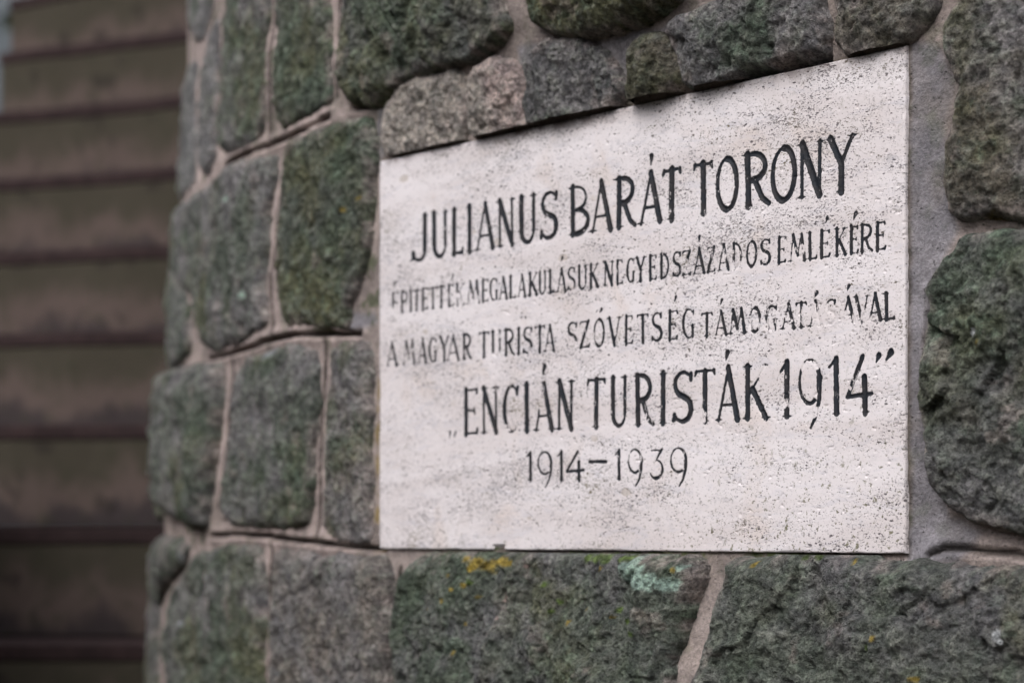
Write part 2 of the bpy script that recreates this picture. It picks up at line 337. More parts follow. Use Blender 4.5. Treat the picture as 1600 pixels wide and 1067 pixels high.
# ------------------------------------------------------------------ traced stones: outline, look
GREEN = alb(80, 86, 77); GREY = alb(108, 106, 106); DGREY = alb(92, 92, 92); BROWN = alb(88, 84, 74)
PINK = alb(158, 142, 137); TAN = alb(146, 139, 131); OLIVE = alb(76, 77, 60); LGREY = alb(112, 112, 112)
ST = [  # outline, relief, edge, main colour, second colour, moss share, label
 # top row
 ([(541,-140),(541,0),(538,60),(537,120),(543,150),(556,164),(592,158),(606,138),(632,117),(662,110),(702,95),(742,80),(768,70),(784,40),(776,0),(770,-140)], .030, .003, GREEN, DGREY, .75, None),
 ([(441,-140),(443,0),(440,60),(437,110),(432,150),(436,190),(447,201),(470,192),(505,175),(521,160),(524,110),(524,60),(521,0),(520,-140)], .020, .003, GREEN, DGREY, .7, None),
 ([(350,-140),(352,0),(348,60),(342,110),(344,180),(345,238),(355,243),(380,236),(405,224),(414,200),(419,150),(419,80),(425,0),(425,-140)], .016, .002, GREEN, GREY, .6, None),
 ([(322,42),(308,100),(303,180),(303,240),(312,275),(326,272),(335,240),(334,160),(334,90),(342,30),(334,18)], .014, .002, LGREY, GREY, .1, None),
 ([(342,-140),('s',-.02,-140),('s',.0,30),(296,70),(308,60),(322,20),(332,-10)], .012, .002, LGREY, GREY, .15, None),
 ([('s',-.30,90),('s',-.28,285),(296,292),(298,240),(292,160),(292,100),(288,85)], .010, .002, LGREY, DGREY, .3, None),
 ([(834,-120),(832,0),(835,32),(858,51),(914,50),(972,36),(1014,20),(1052,0),(1075,-30),(1080,-120)], .026, .004, OLIVE, BROWN, .8, None),
 ([(1042,44),(1062,24),(1095,10),(1130,-4),(1160,-30),(1270,-30),(1279,0),(1286,31),(1277,76),(1259,82),(1227,86),(1200,97),(1145,110),(1109,126),(1070,134),(1053,130),(1049,80)], .022, .010, DGREY, GREY, .12, 'dark grey stone overhanging the top of the plaque'),
 ([(1306,-80),(1305,0),(1305,55),(1320,78),(1345,86),(1393,74),(1420,62),(1436,45),(1453,24),(1466,-4),(1470,-80)], .016, .004, BROWN, GREY, .3, None),
 ([(1509,-80),(1508,0),(1483,51),(1494,98),(1507,134),(1489,220),(1485,276),(1491,322),(1504,338),(1542,335),(1600,337),(1740,338),(1740,-80)], .022, .004, BROWN, GREY, .45, None),
 ([(812,90),(838,66),(880,60),(916,72),(936,98),(954,134),(940,157),(887,178),(832,196),(810,190),(804,160),(812,126)], .014, .007, GREY, DGREY, .15, None),
 ([(977,71),(1006,54),(1038,56),(1046,94),(1047,126),(1013,153),(975,163),(962,147),(968,104)], .018, .006, BROWN, OLIVE, .35, None),
 ([(608,165),(625,133),(660,118),(704,104),(713,118),(709,180),(703,222),(660,236),(610,244),(600,225),(602,190)], .013, .005, TAN, TAN*.95, .1, 'smooth pale tan stone touching the upper left corner of the plaque'),
 ([(733,108),(765,85),(794,92),(800,130),(803,169),(809,197),(773,207),(735,220),(722,205),(720,157)], .014, .006, PINK, TAN, .06, 'pinkish stone above the plaque'),
 # second row
 ([(452,240),(460,222),(480,206),(520,196),(558,187),(579,184),(582,240),(577,330),(571,396),(556,450),(547,480),(543,513),(490,514),(450,511),(441,450),(440,380),(446,310),(450,270)], .026, .003, OLIVE*.95, GREEN, .6, None),
 ([(350,266),(375,252),(410,243),(438,240),(435,290),(426,340),(420,400),(419,450),(424,500),(418,515),(400,524),(370,540),(345,549),(325,546),(318,512),(308,470),('s',.10,430),('s',.0,400),('s',.01,330),(312,300),(332,280)], .026, .003, GREY, GREEN, .4, None),
 ([('s',-.34,300),('s',-.32,570),(283,572),(300,545),(296,480),(284,450),('s',.02,420),('s',-.05,330)], .022, .003, GREY, GREEN, .45, None),
 # third row
 ([(521,542),(545,533),(568,536),(576,560),(577,640),(577,760),(576,838),(575,846),(530,842),(511,832),(512,760),(516,670),(521,590)], .016, .003, GREY, TAN*.55, .25, None),
 ([(376,576),(392,558),(430,543),(470,537),(500,545),(507,580),(501,650),(495,720),(491,780),(487,822),(450,829),(400,826),(368,822),(361,790),(365,700),(372,640)], .026, .003, GREY, GREEN, .4, None),
 ([('s',-.02,585),(290,574),(320,568),(348,566),(350,620),(342,700),(335,780),(330,826),(315,826),(292,812),('s',.02,780),('s',-.06,700),('s',-.06,630)], .052, .003, GREY, GREEN, .4, None),
 ([('s',-.36,580),('s',-.34,820),('s',-.05,815),('s',-.06,760),('s',-.11,690),('s',-.10,620),('s',-.06,580)], .036, .003, LGREY, GREEN, .3, None),
 # fourth row
 ([(436,856),(480,856),(520,866),(560,871),(598,873),(604,900),(604,1000),(606,1150),(434,1150),(431,1000),(433,900)], .020, .003, TAN*.50, GREY, .25, None),
 ([(326,860),(368,848),(410,852),(419,900),(417,1000),(418,1150),(296,1150),(287,1020),(290,940),(304,890)], .030, .003, GREY, GREEN, .4, None),
 ([('s',-.34,840),('s',-.34,1150),(282,1150),('s',.10,1020),('s',.10,930),(300,890),(312,850),(292,838),('s',.0,838)], .030, .003, GREY, GREEN, .35, None),
 ([(628,905),(640,882),(672,870),(740,867),(900,868),(980,873),(1062,878),(1074,897),(1069,928),(1059,980),(1050,1040),(1048,1075),(1052,1180),(628,1180),(626,1060),(625,940)], .030, .004, DGREY, GREEN, .5, 'mossy green stone with yellow and mint green lichen under the plaque'),
 ([(1142,882),(1230,868),(1294,865),(1350,872),(1400,890),(1425,886),(1452,878),(1510,888),(1600,896),(1740,898),(1740,1180),(1092,1180),(1100,1060),(1112,1020),(1120,975),(1134,920)], .032, .004, DGREY, GREEN, .35, None),
 ([(1507,384),(1456,452),(1459,469),(1451,536),(1451,615),(1457,682),(1460,720),(1474,760),(1494,788),(1518,804),(1550,816),(1600,832),(1740,850),(1740,364),(1600,368),(1520,372)], .050, .006, DGREY, GREEN, .55, 'large bulging dark stone right of the plaque'),
]
# marks on the stones: px, py, radius px, colour, ragged
SPOT_Y = lin((150, 130, 52)); SPOT_G = lin((84, 106, 42)); SPOT_M = lin((160, 185, 170)); SPOT_W = lin((165, 170, 172)); SPOT_P = lin((165, 145, 138))
SPOTS = [(755,880,13,SPOT_Y),(772,884,12,SPOT_Y),(790,878,11,SPOT_Y),(747,890,6,SPOT_Y),(800,880,7,SPOT_Y),(740,872,6,SPOT_Y),
 (716,898,4,SPOT_Y),(730,920,4,SPOT_Y),(720,938,5,SPOT_Y),(748,914,5,SPOT_Y),(764,932,3,SPOT_Y),(696,950,4,SPOT_Y),(736,1018,4,SPOT_Y),(747,974,3,SPOT_Y),(950,888,4,SPOT_Y),(932,950,3,SPOT_Y),(905,972,4,SPOT_Y),(976,963,3,SPOT_Y),(1063,890,5,SPOT_Y),
 (935,872,11,SPOT_G),(952,873,10,SPOT_G),(920,870,8,SPOT_G),(978,873,9,SPOT_G),(990,872,7,SPOT_G),(756,909,6,SPOT_G),(860,912,6,SPOT_G),(884,940,6,SPOT_G),(1003,990,6,SPOT_G),(998,970,5,SPOT_G),(983,952,5,SPOT_G),(875,955,6,SPOT_G),
 (990,890,15,SPOT_M),(1003,902,15,SPOT_M),(1018,908,15,SPOT_M),(1034,910,15,SPOT_M),(1050,912,15,SPOT_M),(1064,914,12,SPOT_M),(1002,880,12,SPOT_M),(1012,890,12,SPOT_M),(1072,886,7,SPOT_M),
 (803,930,5,SPOT_P),(800,938,4,SPOT_P),(793,965,4,SPOT_P),(828,884,4,SPOT_P),
 (1355,876,6,SPOT_Y),(1402,995,5,SPOT_Y),(1190,882,5,SPOT_Y),(1462,1058,6,SPOT_Y),(1300,868,9,SPOT_G*.6),(1275,870,7,SPOT_G*.6),(1393,1008,4,SPOT_G),(1588,990,9,SPOT_W),(1594,1000,7,SPOT_W),
 (1560,350,20,SPOT_Y*.35),(1556,524,7,SPOT_W),(1490,400,4,SPOT_G),(1452,529,4,SPOT_G),(1562,540,5,SPOT_Y*.5),
 (558,330,4,SPOT_Y),(577,312,4,SPOT_Y*.6),(375,313,5,SPOT_M),(407,461,5,SPOT_M),(428,540,8,SPOT_W*.8),(445,548,10,SPOT_W*.7),(438,556,8,SPOT_W*.6),(415,658,6,SPOT_W*.7),(247,660,9,SPOT_W*.6),
 (352,900,5,SPOT_W*.7),(320,972,5,SPOT_W*.8),(384,900,4,SPOT_W*.7),(456,1050,5,SPOT_W*.7),(312,870,7,SPOT_W*.5)]
SP = [(px2s(x, y), r, c) for x, y, r, c in SPOTS]
def px_scale(s):     # pixels per metre at the surface (vertical) and foreshortening along it
    p = surf(np.array([s]), np.array([0.]), np.array([0.]))[0]; return F/p[1]
SPT = []
for (s_, z_), r, c in SP:
    k = px_scale(s_); s2 = None
    p0 = surf(np.array([s_-.005, s_+.005]), np.zeros(2), np.zeros(2)); u = p0[:, 0]/p0[:, 1]*F
    kx = max(abs(u[1]-u[0])/.01, .25*k)
    SPT.append((s_, z_, r/kx, r/k, c))
def add_spots(col, s, z, W):
    for s0, z0, rx, rz, c in SPT:
        m = (abs(s-s0) < rx*2) & (abs(z-z0) < rz*2)
        if m.any():
            d = np.hypot((s[m]-s0)/rx, (z[m]-z0)/rz)
            n = fbm(W[m], 150, 4, .7, 3.)*.75
            w = sm(1.0-d+n, 0, .45)[:, None]*.8; col[m] = col[m]*(1-w)+c/LIT*w
    return col
tower = empty('stone_tower', (float(CC[0]), float(CC[1]), 0))
tag(tower, 'round tower wall of rough mossy grey-green stones set in pale mortar', 'tower')
TLOC = np.array([CC[0], CC[1], 0.])
def grid_faces(ok, nx, ny):
    idx = np.arange(nx*ny).reshape(ny, nx)
    q = np.stack([idx[:-1, :-1], idx[:-1, 1:], idx[1:, 1:], idx[1:, :-1]], -1).reshape(-1, 4)
    q = q[ok.ravel()[q].all(1)]
    used = np.unique(q); rem = np.full(nx*ny, -1); rem[used] = np.arange(len(used))
    return used, rem[q]
def make_stone(poly, relief, edge, c1, c2, moss, cell, seed, label=None):
    poly = smooth_poly(np.asarray(poly), 2)
    mn = poly.min(0)-.02; mx = poly.max(0)+.02
    xs = np.arange(mn[0], mx[0], cell); zs = np.arange(mn[1], mx[1], cell)
    X, Y = np.meshgrid(xs, zs); s, z = X.ravel(), Y.ravel()
    W = surf(s, z, np.zeros(len(s)))
    d0 = poly_sd(s, z, poly)
    d = d0+.0045-.0035*sm(S_PL-s, -.02, .15)+.0062*fbm(W, 26, 3, .6, seed)+.0040*fbm(W, 80, 3, .65, seed+4)
    t = np.clip(d/.013, 0, 1); t2 = np.clip(d/.060, 0, 1)
    big = fbm(W, 6.5, 2, .5, seed+9); mid = fbm(W, 24, 3, .55, seed+2); fine = fbm(W, 85, 4, .72, seed+5)
    ridg = 1-np.abs(fbm(W, 11, 3, .5, seed+7))*2.2
    gran = fbm(W, 270, 3, .75, seed+11)
    lf = 1-.35*sm(S_PL-s, -.02, .10); rr_ = relief*lf
    h = edge*sm(d, 0, .005)+(rr_*.42-edge)*np.sqrt(np.clip(1-(1-t)**2, 0, 1))+rr_*.38*np.sqrt(np.clip(1-(1-t2)**2, 0, 1))*(1+1.2*big)+.006*sm(S_PL-s, .0, .10)
    amp = sm(d, 0, .016)
    lump = fbm(W, 46, 4, .62, seed+13); crag = 1-2.4*np.abs(fbm(W, 34, 4, .6, seed+17))
    cell_ = vcell(W, 30 if seed % 2 > 1 else 20, seed)
    h = h+amp*(rr_*.26*mid+rr_*.22*(ridg-.5)+.0050*lump+.0026*crag+.0048*fine+.0034*gran+rr_*.19*cell_)
    top_ = (s > S_PL) & (s < S_PR)
    h = h-top_*chord(s)*(.80*sm(z, PZ0+PH+.13, PZ0+PH+.01)*(z > PZ0+.2)+.45*sm(z, PZ0-.12, PZ0-.01)*(z < PZ0+.2))
    h = np.where(d < 0, h-.055*sm(-d, 0, .005), h)
    h = h+batter(s, z)
    # keep the faces off the plaque: nothing hangs in front of it
    inpl = (s > S_PL-.001) & (s < S_PR+.001) & (z > PZ0-.001) & (z < PZ0+PH+.001)
    ok = (d0 > -.014) & (d > -.011) & ~inpl
    used, q = grid_faces(ok, len(xs), len(zs))
    V = surf(s, z, h)
    m = np.clip(.45+2.6*fbm(W, 9, 5, .65, seed+20)+(moss-.5)*1.5, 0, 1)[:, None]
    m2 = np.clip(.5+2.0*fbm(W, 17, 4, .6, seed+31), 0, 1)[:, None]
    base = c1*(1-m2)+c2*m2
    gq = np.clip(.5+2.2*fbm(W, 7, 3, .6, seed+26), 0, 1)[:, None]; g = alb(64, 77, 60)*gq+alb(80, 82, 56)*(1-gq)
    m = sm(m, .1, .9); col = base*(1-m*.72)+g*m*.72
    sp = sm(fbm(W, 120, 3, .6, seed+40), .18, .34)[:, None]*(.25+.5*m)
    col = col*(1-sp*.55)+alb(104, 122, 104)*sp*.55
    ol = sm(fbm(W, 14, 3, .6, seed+50), .22, .42)[:, None]*.5*min(1, moss+.2)
    col = col*(1-ol*.6)+alb(92, 90, 60)*ol*.54
    pk = sm(fbm(W, 30, 4, .65, seed+61), .28, .44)[:, None]*.35
    col = col*(1-pk)+alb(140, 128, 122)*pk
    ed = sm(d, .016, .0)[:, None]*sm(fbm(W, 60, 3, .6, seed+70), -.1, .25)[:, None]*.7
    col = col*(1-ed)+alb(134, 124, 120)*ed          # mortar smeared over the rim
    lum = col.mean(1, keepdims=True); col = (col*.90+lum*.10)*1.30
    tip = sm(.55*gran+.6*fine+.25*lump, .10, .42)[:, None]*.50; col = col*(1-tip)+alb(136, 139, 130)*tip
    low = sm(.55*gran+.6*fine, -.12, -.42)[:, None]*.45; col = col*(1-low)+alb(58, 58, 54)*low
    col = add_spots(col, s, z, W)
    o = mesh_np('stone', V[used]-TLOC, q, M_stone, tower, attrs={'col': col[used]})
    if label: o['label'] = label
    return o
POLYS = []
for i, (o_, rel, ed_, c1, c2, ms, lb) in enumerate(ST):
    pl = P(o_, rel*.15+(.003 if o_[0][0] == 's' or o_[0][0] < 560 else 0)); POLYS.append(smooth_poly(pl, 2))
    smid = pl[:, 0].mean(); cell = .0017 if smid > S_PL-.05 else .0024 if smid > S_PL-.15 else (.0034 if smid > S_PL-.6 else .005)
    make_stone(pl, rel, ed_, c1, c2, ms, cell, i*1.37, lb)

# ------------------------------------------------------------------ mortar with its tooled joints
GRV = [  # polyline, half width m, depth m
 ([(350,260),(378,243),(406,231),(429,225),(465,209),(499,191),(520,182)], .004, .011),
 ([(549,168),(570,167),(594,162)], .004, .012),
 ([(430,-100),(428,0),(423,60),(421,112),(420,219)], .0045, .008), ([(437,0),(433,60),(431,120),(430,170)], .0024, .004),
 ([(532,-100),(531,0),(528,112),(526,150)], .0034, .005),
 ([(427,432),(430,480),(434,522)], .0046, .010), ([(453,240),(447,280),(442,310),(436,370),(430,420)], .0034, .005),
 ([(559,521),(520,521),(466,523),(430,530),(394,543),(360,553),(328,560)], .0040, .013),
 ([(515.5,525),(514,589),(508,670),(504,760),(501,835)], .0042, .011),
 ([(370,565),(367.5,610),(362,670),(355,760),(351,790)], .0050, .009),
 ([(338,836),(370,834),(410,836),(459,843),(511,849),(568,856),(592,858)], .0040, .012),
 ([(431,848),(427,904),(424,960),(422,1019)], .0046, .011),
 ([(623,887),(619,933),(617,990),(618,1067),(618,1150)], .0030, .007), ([(612,890),(609,960),(608,1067)], .0020, .003),
 ([(1452,866),(1480,856),(1520,858),(1560,862),(1605,866),(1700,870)], .0040, .0030),
 ([(1485,250),(1486,300),(1494,330),(1505,340),(1545,336)], .0020, .007),
 ([(1450,455),(1454,480),(1449,540),(1449,620),(1460,690),(1470,756),(1492,792)], .0022, .009),
 ([(1380,890),(1402,893),(1425,886),(1440,878)], .0022, .008),
]
VOID = [([(1052,134),(1070,135),(1109,127),(1145,111),(1200,98),(1227,87),(1262,80),(1278,78),(1290,92),(1270,108),(1050,156)], .030),
        ([(830,197),(887,179),(938,158),(966,165),(955,178),(830,206)], .026),
        ([(598,246),(640,238),(700,226),(735,221),(773,208),(808,198),(815,210),(600,256)], .010),
        ([(1328,82),(1350,88),(1385,78),(1385,84),(1330,94)], .010)]
# smooth flush patches of cement (grey) instead of pinkish lime
CEM = [[(1419,60),(1419,880),(1500,880),(1540,830),(1490,800),(1440,640),(1460,470),(1500,360),(1480,200),(1500,120),(1470,70)],
       [(797,70),(815,66),(850,62),(840,80),(818,100),(808,150),(800,160),(796,110)],
       [(880,60),(1050,25),(1050,55),(975,70),(966,150),(955,140),(930,98),(912,78)],
       [(602,158),(640,112),(712,90),(716,100),(640,125),(612,160),(606,200),(600,240),(592,250),(590,190)],
       [(546,485),(585,488),(592,505),(560,520),(545,518)]]
def mortar_field(s, z, W):
    h = .0026*fbm(W, 30, 4, .65, 71)+.0020*fbm(W, 110, 4, .7, 72)+.0030*fbm(W, 9, 2, .5, 73)
    dark = np.zeros(len(s)); h += .0075*sm(S_PL-s, .012, .10)
    dpl = np.maximum(np.maximum(S_PL-s, s-S_PR), np.maximum(PZ0-z, z-PZ0-PH))
    h -= chord(s)*sm(dpl, .125, .0)*((s > S_PL) & (s < S_PR))*1.0
    for pts, w, dep in GRV:
        if abs(pts[-1][1]-pts[0][1]) > abs(pts[-1][0]-pts[0][0]) and pts[0][0] < 630 and pts[0][1] > 230: pts = [(a_-5, b_) for a_, b_ in pts]
        g = P(pts, .0075 if pts[0][0] < 580 else .001)
        mn = g.min(0)-.03; mx = g.max(0)+.03
        m = (s > mn[0]) & (s < mx[0]) & (z > mn[1]) & (z < mx[1])
        if not m.any(): continue
        D = np.full(m.sum(), 1e9)
        for a, b in zip(g[:-1], g[1:]): D = np.minimum(D, seg_dist(s[m], z[m], a, b)[0])
        up_ = abs(pts[-1][1]-pts[0][1]) > abs(pts[-1][0]-pts[0][0]) and pts[0][0] < 630
        bead = 0. if up_ else .0035
        if up_: w, dep = w*1.5, .0035
        D = D+.0012*fbm(W[m], 60, 2, .5, 80)
        k = 1.+.9*fbm(W[m], 14, 2, .5, 81)
        h[m] += -dep*sm(D, w, w*.15)*np.clip(k, .35, 1.4)+bead*sm(D, w*4.2, w*1.3)*(D > w*.6)
        dark[m] = np.maximum(dark[m], sm(D, w*1.0, w*.4)*(1. if up_ else .8))
    for pts, dep in VOID:
        g = P(pts); D = poly_sd(s, z, g)
        h -= dep*sm(D+.002*fbm(W, 80, 2, .5, 82), -.001, .004); dark = np.maximum(dark, .6*sm(D, 0, .004))
    inside = dpl < -.004
    h = np.where(inside, -chord(s)-.022, np.where(dpl < .012, np.minimum(h, -chord(s)*((s > S_PL) & (s < S_PR))+.0006+.0006*fbm(W, 60, 2, .5, 90)), h))
    return h, dark
def mortar_mesh(s0, s1, z0, z1, cell):
    xs = np.arange(s0, s1, cell); zs = np.arange(z0, z1, cell); X, Y = np.meshgrid(xs, zs); s, z = X.ravel(), Y.ravel()
    W = surf(s, z, np.zeros(len(s))); hid = np.zeros(len(s), bool)
    for pl in POLYS:
        mn, mx = pl.min(0), pl.max(0); m = (s > mn[0]) & (s < mx[0]) & (z > mn[1]) & (z < mx[1])
        m &= ~((s > S_PL-.025) & (s < S_PR+.025) & (z > PZ0-.03) & (z < PZ0+PH+.03))
        if m.any(): hid[np.where(m)[0][poly_sd(s[m], z[m], pl) > .020]] = True
    h, dark = mortar_field(s, z, W)
    hid |= (s > S_PL+.03) & (s < S_PR-.03) & (z > PZ0+.03) & (z < PZ0+PH-.03)
    V = surf(s, z, h+batter(s, z)); used, q = grid_faces(~hid, len(xs), len(zs))
    col = np.tile(alb(130, 120, 115), (len(s), 1)); cem = np.zeros(len(s))
    for c in CEM: cem = np.maximum(cem, sm(poly_sd(s, z, P(c))+.006*fbm(W, 30, 3, .6, 95), -.003, .006))
    lft = sm(S_PL-s, -.02, .10)[:, None]; col = col*(1-lft)+alb(148, 135, 130)*lft
    col = col*(1-cem[:, None])+alb(116, 113, 116)*cem[:, None]
    lv = fbm(W, 20, 4, .65, 101)[:, None]; col = col*(1+.34*np.clip(lv*2, -1, 1))
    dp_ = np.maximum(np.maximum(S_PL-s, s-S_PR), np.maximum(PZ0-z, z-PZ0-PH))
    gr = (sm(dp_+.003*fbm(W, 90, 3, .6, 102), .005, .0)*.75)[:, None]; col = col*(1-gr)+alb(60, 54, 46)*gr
    v = sm(fbm(W, 16, 4, .6, 96), .0, .5)[:, None]*.35; col = col*(1-v)+alb(112, 104, 96)*v
    n = fbm(W, 45, 4, .7, 97)
    gm = sm(n, .12, .30)[:, None]*.8*(.3+.7*sm(fbm(W, 6, 2, .5, 98), -.1, .3))[:, None]
    col = col*(1-gm)+alb(66, 74, 52)*gm
    dk = dark[:, None]; col = col*(1-dk)+alb(52, 47, 43)*dk
    # yellow lichen streak down the left side of the plaque
    p1, p2 = px2s(593, 600), px2s(592, 850); D = seg_dist(s, z, np.array(p1), np.array(p2))[0]
    yl = sm(D+.006*fbm(W, 60, 3, .6, 99), .011, .003)[:, None]*sm(fbm(W, 35, 3, .6, 100), -.25, .1)[:, None]*.75
    col = col*(1-yl)+alb(122, 104, 50)*yl
    p1, p2 = px2s(1400, 868), px2s(860, 866); D = seg_dist(s, z, np.array(p1), np.array(p2))[0]
    mo = sm(D, .006, .001)[:, None]*sm(n, .0, .2)[:, None]*.8; col = col*(1-mo)+alb(70, 82, 44)*mo
    return mesh_np('mortar', V[used]-TLOC, q, M_mortar, tower, attrs={'col': col[used]})
zt = EYE+(HOR+160)/F*2.6; zb = EYE+(HOR-1190)/F*2.6
SMAX = px2s(1745, 500)[0]
TOPZ = EYE+.62; BOTZ = EYE-.36
mortar_mesh(S_TAN-.35, SMAX+.02, EYE+(HOR-1200)/F*3.4, EYE+(HOR+150)/F*3.3, .0029)

# the rest of the tower, out of frame: coursed stones on a mortar drum
TOWER_H = 5.2
def visible_zone(s, z):
    p = surf(np.array([s]), np.array([z]), np.zeros(1))[0]
    if s < S_TAN-.36 or s > SMAX: return False
    if p[1] < .2: return False
    y = HOR-(z-EYE)/p[1]*F
    return -135 < y < 1175 if s > S_PL-.3 else -150 < y < 1170
SV, SQ, SC = [], [], []; nb = 0
def coarse(s0, s1, z0, z1, seed):
    global nb
    n, m_ = 9, 8; u = np.linspace(-.06, 1.06, n); v = np.linspace(-.06, 1.06, m_); U, Vv = np.meshgrid(u, v)
    e = np.minimum(np.minimum(U, 1-U)*(s1-s0), np.minimum(Vv, 1-Vv)*(z1-z0)).ravel()
    s = s0+(s1-s0)*U.ravel(); z = z0+(z1-z0)*Vv.ravel(); W = surf(s, z, np.zeros(len(s)))
    h = .026*np.sqrt(np.clip(e/.05, 0, 1))+.010*fbm(W, 9, 3, .6, seed)*(e > 0)
    h = np.where(e <= 0, -.03, h)
    V = surf(s, z, h); ok = np.ones(n*m_, bool); used, q = grid_faces(ok, n, m_)
    mm = np.clip(.5+1.5*fbm(W, 8, 3, .6, seed+3), 0, 1)[:, None]
    c = [GREY, DGREY, GREEN, BROWN, OLIVE, LGREY][int(seed*7.7) % 6]
    SV.append(V); SQ.append(q+nb); SC.append(c*(1-mm*.6)+GREEN*mm*.6); nb += len(V)
def fill(a0, a1, b0, b1, depth):
    hit = [visible_zone(a, b) for a in np.linspace(a0, a1, 5) for b in np.linspace(b0, b1, 5)]
    if not any(hit): coarse(a0+.008, a1-.008, b0+.008, b1-.008, random.random()*90)
    elif depth and not all(hit):
        am, bm = (a0+a1)/2, (b0+b1)/2
        top, bot = any(visible_zone(a, b1) for a in (a0, am, a1)), any(visible_zone(a, b0) for a in (a0, am, a1))
        if top != bot: fill(a0, a1, b0, bm, depth-1); fill(a0, a1, bm, b1, depth-1)
        else: fill(a0, am, b0, b1, depth-1); fill(am, a1, b0, b1, depth-1)
z = 0.02; row = 0
while z < TOWER_H-.15:
    hgt = .20+.07*random.random(); s = -math.pi*R+random.random()*.2
    while s < math.pi*R-.1:
        w = .20+.22*random.random()
        fill(s, s+w, z, z+hgt, 2)
        s += w
    z += hgt; row += 1
tag(mesh_np('outer_stones', np.concatenate(SV)-TLOC, np.concatenate(SQ), M_stone, tower, attrs={'col': np.concatenate(SC)}), kind='stuff')
def drum():
    n = 220; zs = [-.1, BOTZ-.6, TOWER_H]; V = []; Q = []
    # drum lies a little inside the detailed mortar
    zz = np.linspace(-.1, TOWER_H, 60); a = np.linspace(0, 2*math.pi, n+1)[:-1]
    A, Z = np.meshgrid(a, zz); r = np.full(A.shape, R)
    s_ = ((sgn*(A-a_mid)+math.pi) % (2*math.pi)-math.pi)*R
    zone = (s_ > S_TAN-.27) & (s_ < SMAX-.03) & (Z > EYE-.31) & (Z < EYE+.90)
    r = np.where(zone, R-.07, R+.001)
    V = np.c_[CC[0]+(r*np.cos(A)).ravel(), CC[1]+(r*np.sin(A)).ravel(), Z.ravel()]
    i = np.arange(n*60).reshape(60, n); j = np.roll(i, -1, 1)
    Q = np.stack([i[:-1], j[:-1], j[1:], i[1:]], -1).reshape(-1, 4)
    c = np.tile(alb(150, 138, 134), (len(V), 1))
    mesh_np('core', V-TLOC, Q, M_mortar, tower, attrs={'col': c})
    nn = 96; aa = np.linspace(0, 2*math.pi, nn+1)[:-1]
    V = np.r_[np.c_[(R+.06)*np.cos(aa), (R+.06)*np.sin(aa), np.full(nn, TOWER_H)], np.c_[(R+.06)*np.cos(aa), (R+.06)*np.sin(aa), np.full(nn, TOWER_H+.14)], [[0, 0, TOWER_H], [0, 0, TOWER_H+.14]]]
    Q = []
    for k in range(nn):
        j = (k+1) % nn; Q += [(k, j, nn+j), (k, nn+j, nn+k), (2*nn+1, nn+k, nn+j), (2*nn, j, k)]
    mesh_np('coping', V, np.array(Q), M_mortar, tower, smooth=False, attrs={'col': np.tile(alb(140, 130, 126), (len(V), 1))})
drum()

